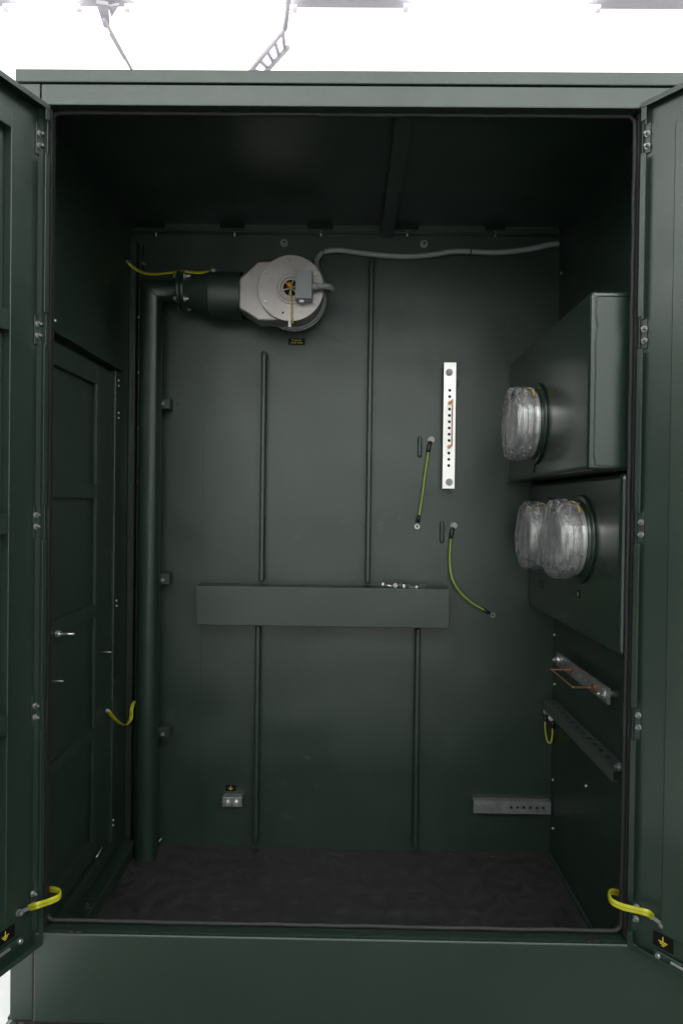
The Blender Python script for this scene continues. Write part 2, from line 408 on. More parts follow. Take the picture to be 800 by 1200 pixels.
# ------------------------------------------------------------------ side door in the left wall
def yw(px, X=XL): return PX(px, 600, X).y
def zw(px, py, X=XL): return PX(px, py, X).z
sd_x = XL+.014
y_near = .052; y_win = yw(113, sd_x); y_edge = yw(131, sd_x); y_jamb = yw(140.5, XL+.02)
ztop = zw(131, 437, sd_x); zbot = zw(131, 980, sd_x)
wins = [(450,568),(584,708),(723,850),(864,981)]
wz = [(zw(113,b,sd_x), zw(113,a,sd_x)) for a, b in wins]
zbot = wz[-1][0]-.055
m = MB()
m.box((XL+.002, y_win, zbot), (sd_x, y_edge, ztop))                         # hinge side stile
m.box((XL+.002, y_near, wz[0][1]), (sd_x, y_win-.0005, ztop))
for k in range(3): m.box((XL+.002, y_near, wz[k+1][1]), (sd_x, y_win-.0005, wz[k][0]))
m.box((XL+.002, y_near, zbot), (sd_x, y_win-.0005, wz[3][0]))
sd = part(MB().box((XL+.0005, y_near, zbot+.01), (XL+.003, y_win, ztop-.01)), 'side_door', P, 0)
part(m, 'door_frame', P, .001, sd)
m = MB()                                                                    # thin returned lips round each opening
for z0, z1 in wz:
    m.box((XL+.010, y_win-.012, z0), (sd_x+.0015, y_win-.0085, z1))
part(m, 'frame_lip', P, .0006, sd)
m = MB()                                                                    # door jamb
m.box((XL+.0005, y_edge+.010, zbot-.05), (XL+.020, y_jamb, ztop+.012))
m.box((XL+.0005, y_near, zbot-.05), (XL+.020, y_edge+.0095, zbot-.018))
part(m, 'side_door_jamb', P, .002)
m = MB().box((XL+.0005, y_near, ztop+.016), (XL+.030, y_jamb+.004, ztop+.020)); part(m, 'drip_edge', P, .0008)
for px, py in ((139,446),(139,452),(139,484),(139,490),(136.5,704),(136.5,710),(132.5,961),(132.5,967)):
    p = PX(px, py, XL+.020); part(MB().cyl(p, p+V((.003,0,0)), .0042, .0035, n=10), 'screw', M['zinc'], 0)
# latch, pins on the side door
p = PX(66, 743, XL+.016)
part(MB().cyl(p, p+V((.012,0,0)), .010, .008, n=20), 'latch', M['zinc'], .001, sd)
part(MB().cyl(p+V((.01,0,0)), p+V((.045,.004,0)), .0035, n=10), 'latch_pin', M['zinc'], 0, sd)
for px, py in ((60, 798), (119, 764)):
    p = PX(px, py, XL+.010); part(MB().cyl(p, p+V((.032,0,0)), .0022, n=8), 'pin', M['galv'], 0, sd)
# grounding screw of the side wall near the top
for px, py, X, n in ((63.5,376,XL,1),(658,320,XR,-1),(650,744,XR,-1),(650,802,XR,-1),(648,858,XR,-1),(648,914,XR,-1),(648,971,XR,-1),(687,921,XR,-1)):
    p = PX(px, py, X); part(MB().cyl(p, p+V((n*.006,0,0)), .005, .004, n=10), 'screw', M['zinc'], 0)
p = PY(168, 308.5, B-.02); part(MB().cyl(p+V((-.006,0,.006)), p+V((.006,-.004,-.006)), .0035, n=8), 'stud', M['zinc'], 0)

# ------------------------------------------------------------------ front doors
def door(side):
    s = -1 if side == 'L' else 1
    if side == 'L':
        h0 = PY(54.5, 600, -.004); dirv = V((-.36, -.933, 0)).normalized()
        top = PY(56, 124, -.004).z; bot = PY(50, 1106, -.004).z
        pairs = [(46,157),(46,171),(44,380),(44,393.5),(42,603.5),(42,617),(41,827),(41,840.5),(38.5,1047),(38.5,1060)]
        notch = [(143,182),(368,405),(592,632),(814,853),(1036,1072)]
    else:
        h0 = PY(743.3, 600, -.004); dirv = V((.60, -.80, 0)).normalized()
        top = PY(750, 121, -.004).z; bot = PY(737, 1109, -.004).z
        pairs = [(758.5,157),(758.5,171.5),(755,385.5),(755,399.5),(751,612),(751,626.5),(748,838),(748,852),(746,1062.5),(745.5,1076.5)]
        notch = [(143,181),(372,410),(600,638),(828,867),(1054,1090)]
    n = V((-s*abs(dirv.y), -abs(dirv.x), 0)).normalized()      # towards the inside face
    dep = .026 if s < 0 else .013; W = .655
    O = V((h0.x, h0.y, 0))
    up = V((0,0,1))
    def at(u, d, z): return O + dirv*u + n*d + up*z
    root = part(MB().obox(at(0,-dep-.003,bot), dirv*W, n*.003, up*(top-bot)), 'front_door', PO, .001,
                label='left front door swung open towards the camera' if s < 0 else 'right front door swung open towards the camera')
    # folded edges
    m = MB()
    m.obox(at(0,-dep,top-.003), dirv*W, n*dep, up*.003)
    m.obox(at(0,-dep,bot), dirv*W, n*dep, up*.003)
    m.obox(at(W-.003,-dep,bot+.0035), dirv*.003, n*dep, up*(top-bot-.007))
    m.obox(at(0,-dep,bot+.0035), dirv*.002, n*(dep-.003), up*(top-bot-.007))
    # returned lips
    m.obox(at(0,.0005,top-.012), dirv*W, n*.0025, up*.012)
    m.obox(at(0,.0005,bot), dirv*W, n*.0025, up*.012)
    hx = 57 if s < 0 else 749
    zs = [top-.0125]
    for a, b in notch: zs += [PY(hx, a, -.004).z, PY(hx, b, -.004).z]
    zs.append(bot+.0125)
    for k in range(0, len(zs), 2): m.obox(at(0,.0005,zs[k+1]), dirv*.0125, n*.0025, up*(zs[k]-zs[k+1]))
    part(m, 'folded_edge', PO, .0008, root)
    for a, b in notch:
        z1, z0 = PY(hx, a, -.004).z, PY(hx, b, -.004).z
        part(MB().obox(at(-.004,-dep+.0006,z0+.002), dirv*.019, n*.003, up*(z1-z0-.004)), 'hinge', PO, .001, root)
    for px, py in pairs:
        p = PP(px, py, at(0,-dep+.003,0), n)
        mb = MB().cyl(p, p+n*.003, .0068, n=16).cyl(p+n*.003, p+n*.007, .0050, .0042, n=6, smooth=False).cyl(p+n*.008, p+n*.012, .003, n=8)
        part(mb, 'hinge_bolt', M['galv'], 0, root)
    # inner stiffening ladder
    if s < 0:
        def uz(px, py):
            p = PP(px, py, at(0,-dep+.02,0), n); return (p-O).dot(dirv), p.z
        u0 = uz(12.5, 500)[0]; u1 = uz(5, 500)[0]
        zt = uz(10, 126)[1]; bars = [(uz(6, a)[1], uz(6, b)[1]) for a, b in ((361,386),(602,626),(838,862))]
        zb = uz(6, 1088)[1]; z_t2 = uz(8, 146)[1]; z_b2 = uz(4,1070)[1]
        m = MB(); t = .020
        m.obox(at(u0,-dep+.0005,zb), dirv*.003, n*t, up*(zt-zb))                 # edge lip
        m.obox(at(u0+.0035,-dep+.0005,z_t2), dirv*(.60-u0), n*t, up*(zt-z_t2))
        m.obox(at(u0+.0035,-dep+.0005,zb), dirv*(.60-u0), n*t, up*(z_b2-zb))
        for a, b in bars: m.obox(at(u0+.0035,-dep+.0005,b), dirv*(.60-u0), n*t, up*(a-b))
        part(m, 'door_stiffener', PO, .0015, root)
    else:
        def uz(px, py):
            p = PP(px, py, at(0,-dep+.006,0), n); return (p-O).dot(dirv), p.z
        u0 = uz(783, 600)[0]; zt = uz(789, 143)[1]; zb = uz(776, 1094)[1]
        part(MB().obox(at(u0,-dep+.0005,zb), dirv*(.62-u0), n*.008, up*(zt-zb)), 'door_stiffener', PO, .002, root)
    # lock rod along the bottom
    zr = bot+.028
    a = 14 if s < 0 else 766
    ua = (PP(28 if s < 0 else 765, 1098 if s < 0 else 1115, at(0,-dep+.008,0), n)-O).dot(dirv)
    za = PP(28 if s < 0 else 765, 1099 if s < 0 else 1116, at(0,-dep+.008,0), n).z
    part(MB().obox(at(ua,-dep+.004,za-.009), dirv*(.5), n*.006, up*.018), 'stay_bar', PO, .002, root)
    part(MB().obox(at(ua+.04,-dep+.0105,za-.0015), dirv*(.46), n*.004, up*.006), 'stay_rod', M['zinc'], .001, root)
    p = at(ua+.012,-dep+.010,za); part(MB().cyl(p, p+n*.005, .006, .005, n=12), 'stay_bolt', M['zinc'], 0, root)
    return dict(at=at, n=n, dirv=dirv, O=O, dep=dep, root=root)
DL = door('L'); DR = door('R')

# ================================================================== LABEL PLATES
def earth_label(name_label, c, ux, uy, n, w, h, rot=0, group=None):
    c = V(c); ux, uy, n = V(ux).normalized(), V(uy).normalized(), V(n).normalized()
    t = thing('earth_label', name_label, 'label', c, group)
    MB().obox(c-ux*w/2-uy*h/2, ux*w, uy*h, n*.0008).build('plate', M['label'], t)
    k = h/2
    m = MB(); b = c+n*.0009
    m.obox(b-ux*k*.07+uy*k*.0, ux*k*.14, uy*k*.75, n*.0004)
    for i, (ww, yy) in enumerate(((1.3,-.08),(.85,-.34),(.4,-.6))): m.obox(b-ux*k*ww/2+uy*k*yy, ux*k*ww, uy*k*.13, n*.0004)
    m.build('earth_symbol', M['label_ink'], t)
    return t
earth_label('small black label with yellow earth symbol above the two-bolt terminal on the back wall', PY(270.5,923.5,B-.001), (1,0,0), (0,0,1), (0,-1,0), .036, .022)
dr = DR; p = PP(776.5, 1104, dr['at'](0,-dr['dep'],0), dr['n'])
earth_label('black earth symbol label low on the inside of the right door', p+dr['n']*.0005, dr['dirv'], (0,0,1), dr['n'], .044, .030)
dl = DL; p = PP(6, 1097, dl['at'](0,-dl['dep'],0), dl['n'])
earth_label('black earth symbol label low on the inside of the left door', p+dl['n']*.0005, -dl['dirv'], (0,0,1), dl['n'], .05, .028)

def text_mesh(body, size, c, parent, m, ux=(1,0,0), uz=(0,0,1), line=.9):
    cu = bpy.data.curves.new('t', 'FONT'); cu.body = body; cu.size = size; cu.align_x = 'CENTER'; cu.align_y = 'CENTER'
    cu.extrude = .0002; cu.space_line = line
    ob = bpy.data.objects.new('t', cu); COL.objects.link(ob)
    bpy.context.view_layer.update()
    me = bpy.data.meshes.new_from_object(ob.evaluated_get(bpy.context.evaluated_depsgraph_get()))
    bpy.data.objects.remove(ob)
    o0 = V(parent['_o']); ux = V(ux); uz = V(uz)
    for v in me.vertices:
        q = v.co.copy(); v.co = V(c) + ux*q.x + uz*q.y - V((0,q.z,0)) - o0
    me.materials.clear(); me.materials.append(m)
    o = bpy.data.objects.new('lettering', me); COL.objects.link(o); o.parent = parent
    return o
c = PY(347.5, 400.5, B-.001)
t = thing('label_plate', 'small black nameplate with yellow lettering under the round steel valve', 'label', c)
MB().box((c.x-.029, c.y-.001, c.z-.011), (c.x+.029, c.y, c.z+.011)).build('plate', M['label'], t)
text_mesh('Pressure\nrelief valve', .0098, c+V((0,-.0013,.001)), t, M['label_ink'])
for px, py, X, lb in ((625, 549.5, .5655, 'tiny black square label under the topmost wrapped bushing'),
                      (634, 685, .644, 'tiny black square label under the rear lower wrapped bushing'),
                      (677, 696, .644, 'tiny black square label under the front lower wrapped bushing')):
    c = PX(px, py, X-.001)
    t = thing('phase_label', lb, 'label', c)
    MB().box((X-.0018, c.y-.012, c.z-.010), (X-.0006, c.y+.012, c.z+.010)).build('plate', M['label'], t)
    MB().ring((X-.002, c.y, c.z), (-1,0,0), .0035, .0055, .0004, 20).build('mark', M['conduit'], t)

# ================================================================== VENT PIPE + RELIEF VALVE
YP = B-.085
pc = PY(174.5, 660, YP); rp = .0365
hc = PY(200, 341, YP)
t = thing('vent_pipe', 'tall green round pipe standing by the left rear corner with an elbow at its top', 'pipe', (pc.x, YP, ZF))
n = 40; m = MB(); vs = []
xend = PY(211, 341, YP).x
for k in range(3):
    for i in range(n):
        a = 2*PI*i/n; cx_, sy_ = rp*math.cos(a), rp*math.sin(a)
        if k == 0: vs.append((pc.x+cx_, YP+sy_, ZF+.001))
        elif k == 1: vs.append((pc.x+cx_, YP+sy_, hc.z-cx_))
        else: vs.append((xend, YP+sy_, hc.z-cx_))
m.add(vs, [(k*n+i, k*n+(i+1)%n, (k+1)*n+(i+1)%n, (k+1)*n+i) for k in range(2) for i in range(n)], True)
pm = mat('pipe_paint', GREEN, .32, spec=PS, bump=.25, bscale=300, bdist=.0006, var=.08, vscale=5, rvar=.05)
o = m.build('pipe', pm, t)
e = o.modifiers.new('es', 'EDGE_SPLIT'); e.split_angle = math.radians(50)
m = MB().tube([(pc.x+rp*math.cos(2*PI*i/24), YP+rp*math.sin(2*PI*i/24), hc.z-rp*math.cos(2*PI*i/24)) for i in range(24)], .0022, n=6, sub=2, closed=True)
m.build('elbow_weld', pm, t)
m = MB().cyl((xend-.001, YP, hc.z), (xend+.010, YP, hc.z), .066, n=40).cyl((xend+.013, YP, hc.z), (xend+.024, YP, hc.z), .066, n=40).cyl((xend+.0095, YP, hc.z), (xend+.0135, YP, hc.z), .055, n=40)
m.build('flange', pm, t, bevel=.001)
dm = mat('duct_paint', GREEN, .52, spec=1, bump=.2, bscale=300, bdist=.0005, var=.08, vscale=5)
x1 = PY(250, 341, YP).x; x2 = PY(283, 341, YP).x
zr_ = hc.z-.014
m = MB(); vs = []
for xx, rr_, zz_ in ((xend+.023,.050,hc.z-.004),(x1-.004,.076,zr_)):
    for i in range(48): vs.append((xx, YP+rr_*math.cos(2*PI*i/48), zz_+rr_*math.sin(2*PI*i/48)))
m.add(vs, [(i,48+i,48+(i+1)%48,(i+1)%48) for i in range(48)], True)
m.lathe((x1-.004, YP, zr_), (1,0,0), [(0,.0762),(x2-x1+.008,.0762)], 48)
m.lathe((x1-.005, YP, zr_), (1,0,0), [(-.002,.0755),(0,.0785),(.003,.0785),(.005,.0755)], 48)
m.build('reducer', dm, t)
for a in (48, 132, 205, 228, 312):
    yy, zz = -math.cos(math.radians(a-90))*.058, math.sin(math.radians(a-90))*-.058
    for xx, sgn in ((xend+.024, 1), (xend-.001, -1)):
        c = V((xx, YP+math.sin(math.radians(a))*-.055, hc.z+math.cos(math.radians(a))*.055))
        m = MB().hexbolt(c, (sgn,0,0), .008, .009)
        if sgn > 0: m.cyl(c, c+V((.02,0,0)), .0042, n=8)
        m.build('flange_bolt', M['zinc'], t)
# relief valve
YD = B-.175                                   # face of the cover disc
dc = PY(340.5, 337.5, YD); rd = 38.6*(YD-CAM.y)/FPX
t = thing('pressure_relief_valve', 'round stainless steel valve with bolted cover disc and grey switch box', 'valve', (dc.x, B, dc.z))
Yb = YD+.020
a = [PY(px, py, Yb) for px, py in ((278.5,326),(302,304.5))]
aa = [PY(px, py, Yb) for px, py in ((302.5,376),(278.5,361))]
arc = []
for k in range(25):
    th = PI/2 - PI*k/24; arc.append(V((dc.x+.001+rd*.94*math.cos(th), Yb, dc.z+rd*.94*math.sin(th))))
MB().prism(a+arc+aa, (0,.077,0)).build('body', M['steel'], t, bevel=.009, seg=4)
MB().cyl((dc.x, YD+.0145, dc.z), (dc.x, Yb-.0005, dc.z), rd*.93, n=64).build('gasket', M['rubber'], t)
MB().cyl((dc.x, YD, dc.z), (dc.x, YD+.014, dc.z), rd, n=72).build('cover_disc', M['steel'], t, bevel=.0012)
MB().cyl((dc.x+.002, YD+.100, dc.z), (dc.x+.002, YD+.112, dc.z), rd*1.0, n=64).build('rear_ring', M['conduit'], t, bevel=.001)
MB().cyl((dc.x+.002, YD+.098, dc.z), (dc.x+.002, B, dc.z), rd*.93, n=64).build('neck', P, t)
MB().ring((dc.x+.002, YD+.1125, dc.z), (0,1,0), rd*.98, rd*1.03, .006, 64).build('rear_flange', M['galv'], t, bevel=.001)
hcx = dc + V((.002,0,.0))
MB().lathe(hcx, (0,-1,0), [(-.002,.051),(.004,.051),(.004,.046),(.0012,.045),(.0012,.041),(.006,.040),(.006,.034),(.002,.032),(.002,.026),(.0005,.026)], 56, False).build('hub', M['steel'], t, bevel=.0006)
MB().cyl(hcx+V((0,-.0006,0)), hcx+V((0,-.0016,0)), .0255, n=40).build('dark_opening', M['label'], t)
m = MB()
for k in range(3):
    a_ = k*PI/3+.3; d_ = V((math.cos(a_),0,math.sin(a_)))*.025; w_ = V((-math.sin(a_),0,math.cos(a_)))*.0022
    m.obox(hcx-d_-w_+V((0,-.0018,0)), d_*2, w_*2, (0,-.0022-.0004*k,0))
m.cyl(hcx+V((0,-.002,0)), hcx+V((0,-.012,0)), .007, n=16)
m.build('spider', M['galv'], t)
for ang in (90, 30, -30, 150, 210):
    q = dc + V((math.cos(math.radians(ang))*rd*.875, 0, math.sin(math.radians(ang))*rd*.875))
    MB().cyl(q, q+V((0,-.004,0)), .006, .0055, n=16).cyl(q+V((0,-.004,0)), q+V((0,-.006,0)), .004, .002, n=12).build('cover_bolt', M['zinc'], t)
q = PY(331.5, 366.5, YD); MB().cyl(q, q+V((0,-.0008,0)), .0035, n=12).build('drilled_hole', M['dark'], t)
# switch box on the valve
YS = YD-.045
s0 = PY(345.5, 350, YS); s1 = PY(366, 316.5, YS)
sb = MB().box((s0.x, YS, s0.z), (s1.x, YD-.004, s1.z)).build('switch_box', M['grey_box'], t, bevel=.003, seg=3)
m = MB().box((s0.x+.001, YS-.004, s0.z+.001), (s1.x-.001, YS-.0005, s1.z-.001)); m.build('lid', M['grey_box'], sb, bevel=.0015)
for xx in (s0.x+.007, s1.x-.007):
    for zz in (s0.z+.007, s1.z-.007):
        MB().cyl((xx, YS-.004, zz), (xx, YS-.0055, zz), .003, n=12).build('lid_screw', M['galv'], sb)
gz = PY(368, 335.5, YS+.02).z; gx = s1.x
MB().cyl((gx-.001, YS+.02, gz), (gx+.008, YS+.02, gz), .0135, n=6, smooth=False).cyl((gx+.008, YS+.02, gz), (gx+.018, YS+.02, gz), .012, .0095, n=20).build('cable_gland', M['grey_box'], sb)
MB().box((s0.x+.012, YS+.01, s0.z-.006), (s0.x+.028, YS+.028, s0.z+.001)).build('drain_plug', M['zinc'], sb, bevel=.001)
# pull tag
c0 = PY(339, 333.5, YD-.018); c1 = PY(341, 374, YD-.012)
pt = thing('pull_cord', 'orange knob and yellow cord with a white tag hanging on the valve face', 'cord', c0)
MB().lathe(c0, (0,-1,0), [(-.014,.004),(-.006,.007),(0,.0085),(.005,.007),(.008,.001)], 16).build('knob', M['orange'], pt)
MB().tube([c0+V((.002,-.004,0)), c0+V((.005,-.003,-.012)), c0.lerp(c1,.5)+V((.004,0,0)), c1+V((.002,0,.006)), c1+V((.006,-.001,-.006)), c1+V((.004,0,-.014))], .0021, n=8).build('cord', M['yellow_strap'], pt)
q = PY(340, 379, YD-.014)
MB().obox(q+V((-.006,0,-.010)), (.009,0,-.001), (0,.003,0), (-.001,0,.022)).build('tag', M['white'], pt, bevel=.001)
# conduit
pts = [V((gx+.016, YS+.02, gz)), PY(383,335.5,YS+.022), PY(389,338.5,YS+.045), PY(389,341,YD+.03), PY(381,336,YD+.09), PY(372.5,318,B-.05), PY(371,306,B-.025), PY(375,298,B-.018),
       PY(384,294.2,B-.015), PY(400,293.5,B-.013), PY(425,296.8,B-.013), PY(450,299.5,B-.013), PY(480,300.5,B-.013), PY(505,298.5,B-.013),
       PY(530,294.8,B-.013), PY(550,294.8,B-.013), PY(575,296,B-.013), PY(600,294.5,B-.013), PY(625,291,B-.013), PY(640,287.5,B-.013), PY(654,285.5,B-.013)]
pts[-1].x = min(pts[-1].x, XR-.002)
t = thing('conduit', 'wavy grey cable conduit running right along the top of the back wall', 'conduit', pts[8])
MB().tube(pts, .0092, n=14, sub=10).build('hose', M['conduit'], t)
for px, py in ((379,296),(551,295)):
    q = PY(px, py, B-.014); MB().cyl(q+V((-.0025,0,0)), q+V((.0025,0,0)), .0115, n=20).build('cable_tie', M['lug'], t)

# pipe brackets
for py, lab in ((471,'topmost of three small pipe brackets right of the tall green pipe'), (677,'middle pipe bracket right of the tall green pipe, level with the cross beam'), (857,'lowest of three small pipe brackets right of the tall green pipe')):
    c = PY(193, py+2, B-.05)
    t = thing('pipe_bracket', lab, 'bracket', (c.x, B, c.z), 'brackets holding the tall pipe')
    MB().box((c.x-.022, B-.054, c.z-.017), (c.x+.017, B-.050, c.z+.017)).build('plate', P, t, bevel=.001)
    MB().prism([(c.x-.022, B-.0545, c.z+.0175), (c.x+.017, B-.0545, c.z+.0175), (c.x+.017, B-.001, c.z+.0175), (c.x-.022, B-.001, c.z+.0175)], (0,0,.003)).box((c.x+.0135, B-.0495, c.z-.017), (c.x+.017, B-.001, c.z+.017)).build('arm', P, t, bevel=.001)
    MB().hexbolt((c.x-.004, B-.054, c.z-.001), (0,-1,0), .0065, .007, False).build('bolt', M['galv'], t)
    MB().cyl((c.x+.030, B-.012, c.z+.006), (c.x+.030, B-.001, c.z+.006), .004, n=8).build('stud', P, t)

# ================================================================== BUSBARS
def perforated(c, axis, width, nrm, length, wid, thick, holes, hr, m, parent, name='bar', slots=None):
    """flat bar with real through holes: axis = long direction; holes = distances along axis from centre"""
    c, a, w, nn = V(c), V(axis).normalized(), V(width).normalized(), V(nrm).normalized()
    mb = MB(); K = 12; hl = length/2; hw = wid/2
    hs = sorted(holes); cell = hr*1.45
    cuts = [-hl]
    for h in hs: cuts += [h-cell, h+cell]
    cuts.append(hl)
    def P3(u, v, d): return c + a*u + w*v + nn*d
    def quad(u0, v0, u1, v1):
        for d, rev in ((thick/2, 0), (-thick/2, 1)):
            q = [P3(u0,v0,d), P3(u1,v0,d), P3(u1,v1,d), P3(u0,v1,d)]
            mb.add(q, [(0,1,2,3) if not rev else (3,2,1,0)])
    for i in range(0, len(cuts), 2):
        if cuts[i+1]-cuts[i] > 1e-6: quad(cuts[i], -hw, cuts[i+1], hw)
    sq = [(1,0),(1,.5),(1,1),(.5,1),(0,1),(-.5,1),(-1,1),(-1,.5),(-1,0),(-1,-.5),(-1,-1),(-.5,-1),(0,-1),(.5,-1),(1,-1),(1,-.5)]
    for h in hs:
        n_ = len(sq); out = [(h+x*cell, y*hw) for x, y in sq]
        inn = []
        for x, y in sq:
            L = math.hypot(x, y); inn.append((h+hr*x/L, hr*y/L))
        if slots: inn = [(h+(hr if x > 0 else -hr if x < 0 else 0)*slots*.5+hr*.55*x/math.hypot(x,y), hr*.6*y/math.hypot(x,y)) for x, y in sq]
        for d, rev in ((thick/2, 0), (-thick/2, 1)):
            vs = [P3(u,v,d) for u, v in out]+[P3(u,v,d) for u, v in inn]
            fs = [(i,(i+1)%n_,n_+(i+1)%n_,n_+i) for i in range(n_)]
            mb.add(vs, fs if not rev else [tuple(reversed(f)) for f in fs])
        vs = [P3(u,v,thick/2) for u, v in inn]+[P3(u,v,-thick/2) for u, v in inn]
        mb.add(vs, [(i,(i+1)%n_,n_+(i+1)%n_,n_+i) for i in range(n_)])
    # rim
    for u0,v0,u1,v1 in ((-hl,-hw,hl,-hw),(hl,-hw,hl,hw),(hl,hw,-hl,hw),(-hl,hw,-hl,-hw)):
        mb.add([P3(u0,v0,thick/2),P3(u0,v0,-thick/2),P3(u1,v1,-thick/2),P3(u1,v1,thick/2)], [(0,1,2,3)])
    return mb.build(name, m, parent)
YBB = B-.035
ct, cb_ = PY(526, 425, YBB), PY(526, 572.5, YBB)
c = (ct+cb_)/2; L = ct.z-cb_.z
t = thing('earth_busbar', 'bright silver vertical busbar with a column of holes on the back wall', 'busbar', c)
hp = [PY(526, 457.5+i*7.35, YBB).z - c.z for i in range(13)]
perforated(c, (0,0,1), (1,0,0), (0,-1,0), L, .0405, .006, hp, .0052, M['tin'], t)
for py in (436.5, 565):
    q = PY(526, py, YBB-.003); MB().cyl((q.x,B-.001,q.z),(q.x,YBB+.003,q.z),.009,n=16).build('standoff', M['galv'], t)
    MB().hexbolt((q.x, YBB-.003, q.z), (0,-1,0), .008, .007).build('bolt', M['galv'], t)
za, zb = c.z+hp[2], c.z+hp[9]
pr = .065
MB().tube([V((c.x,YBB+.002,za)), V((c.x,YBB-pr+.008,za)), V((c.x,YBB-pr,za-.006)), V((c.x,YBB-pr,(za+zb)/2)), V((c.x,YBB-pr,zb+.006)), V((c.x,YBB-pr+.008,zb)), V((c.x,YBB+.002,zb))], .0026, n=8, sub=5).build('copper_rod', M['copper'], t)
for z in (za, zb): MB().cyl((c.x,YBB-.0035,z),(c.x,YBB-.011,z),.0075,n=6,smooth=False).build('copper_nut', M['copper'], t)
# right wall busbar
XB = .70
fa, na = PX(652, 775, XB), PX(713.5, 815, XB)
c = V((XB, (fa.y+na.y)/2, (PX(683,794,XB)).z)); L = fa.y-na.y
t = thing('earth_busbar', 'dull grey drilled busbar with copper rod on the right wall', 'busbar', c)
hp = [L*(-.36+.06*i) for i in range(13)]
perforated(c, (0,1,0), (0,0,1), (-1,0,0), L, .042, .006, hp, .0052, M['galv'], t)
for u in (-L*.44, L*.44):
    MB().cyl((XB+.003,c.y+u,c.z),(XR,c.y+u,c.z),.009,n=12).build('standoff', M['galv'], t)
    MB().hexbolt((XB-.003,c.y+u,c.z), (-1,0,0), .009, .014).build('bolt', M['zinc'], t)
ya, yb = PX(671,787,XB).y, PX(699,804,XB).y
MB().tube([V((XB,ya,c.z)), V((XB-pr+.004,ya,c.z)), V((XB-pr,ya-.004,c.z)), V((XB-pr,(ya+yb)/2,c.z)), V((XB-pr,yb+.004,c.z)), V((XB-pr+.004,yb,c.z)), V((XB,yb,c.z))], .0026, n=8, sub=5).build('copper_rod', M['copper'], t)
for y in (ya, yb): MB().cyl((XB-.0035,y,c.z),(XB-.010,y,c.z),.0078,n=6,smooth=False).cyl((XB-.013,y,c.z),(XB-.020,y,c.z),.0078,n=6,smooth=False).build('copper_nut', M['copper'], t)
# slotted strut
XS = .688; fz = PX(716, 910, XS).z
ys0 = PX(718, 905, XS).y; ys1 = B-.05; zt_ = PX(718, 903, XS).z
M['strut'] = mat('strut_paint', (.05,.058,.054), .36, bump=.2, bscale=300, bdist=.0005)
t = thing('slotted_strut', 'green slotted angle strut low on the right wall under the grey busbar', 'strut', (XS, ys0, zt_))
Ls = ys1-ys0
perforated(((XS+XR)/2-.001, (ys0+ys1)/2, zt_), (0,1,0), (1,0,0), (0,0,1), Ls, XR-XS-.004, .003, [Ls*(-.43+.078*i) for i in range(12)], .0115, M['strut'], t, 'top_flange', slots=.9)
MB().box((XS-.0015, ys0, zt_-.029), (XS+.0015, ys1, zt_-.002)).build('web', M['strut'], t, bevel=.0008)
MB().box((XS+.002, ys0, zt_-.029), (XS+.012, ys1, zt_-.026)).build('lower_lip', M['strut'], t, bevel=.0008)
q = V(((XS+XR)/2, ys0+.02, zt_+.002)); MB().hexbolt(q, (0,0,1), .008, .008).build('bolt', M['galv'], t)
# galvanised bar low on the back wall
YG = B-.024
l_, r_ = PY(554.5, 945, YG), PY(645, 947, YG)
r_.x = min(r_.x, XR-.003)
c = (l_+r_)/2; L = r_.x-l_.x
t = thing('cable_bracket', 'grey galvanised drilled bar low on the back wall reaching the right corner', 'bracket', c)
perforated(c, (1,0,0), (0,0,1), (0,-1,0), L, .043, .004, [PY(px,947,YG).x-c.x for px in (598.5,606,613.5,621,628.5,636,643) if PY(px,947,YG).x+.009 < r_.x], .005, M['galv'], t)
MB().box((l_.x, YG+.0022, c.z+.0185), (r_.x, B-.001, c.z+.0215)).build('top_flange', M['galv'], t)
q = PY(560, 944, YG-.002); MB().hexbolt(q, (0,-1,0), .007, .005).build('bolt', M['galv'], t)
for py in (942, 948):
    q = PY(578, py, YG-.002); MB().cyl(q, q+V((0,-.003,0)), .004, n=10).build('rivet', M['galv'], t)
# two-bolt terminal
c = PY(272, 939, B-.03)
t = thing('terminal_bracket', 'small galvanised two-bolt terminal near the bottom left of the back wall', 'terminal', (c.x, B, c.z))
MB().box((c.x-.033, B-.034, c.z-.018), (c.x+.034, B-.030, c.z+.014)).box((c.x-.033, B-.0295, c.z+.0105), (c.x+.034, B-.001, c.z+.014)).build('angle_plate', M['galv'], t, bevel=.001)
for dx in (-.014, .014): MB().hexbolt((c.x+dx, B-.034, c.z-.003), (0,-1,0), .008, .010).build('bolt', M['zinc'], t)

# washer bolts at the top of the back wall
for px, py, lb in ((333,285,'round washer head bolt above the steel valve on the back wall'), (496.5,286,'round washer head bolt above the conduit on the back wall')):
    q = PY(px, py, B)
    t = thing('washer_bolt', lb, 'bolt', q)
    MB().cyl(q, q+V((0,-.003,0)), .0135, n=28).build('washer', M['galv'], t, bevel=.0006)
    MB().cyl(q+V((0,-.0035,0)), q+V((0,-.010,0)), .0085, .008, n=20).build('bolt_head', M['galv'], t, bevel=.001)
    MB().cyl(q+V((0,-.0102,0)), q+V((0,-.0108,0)), .0045, n=6).build('hex_socket', M['dark'], t)

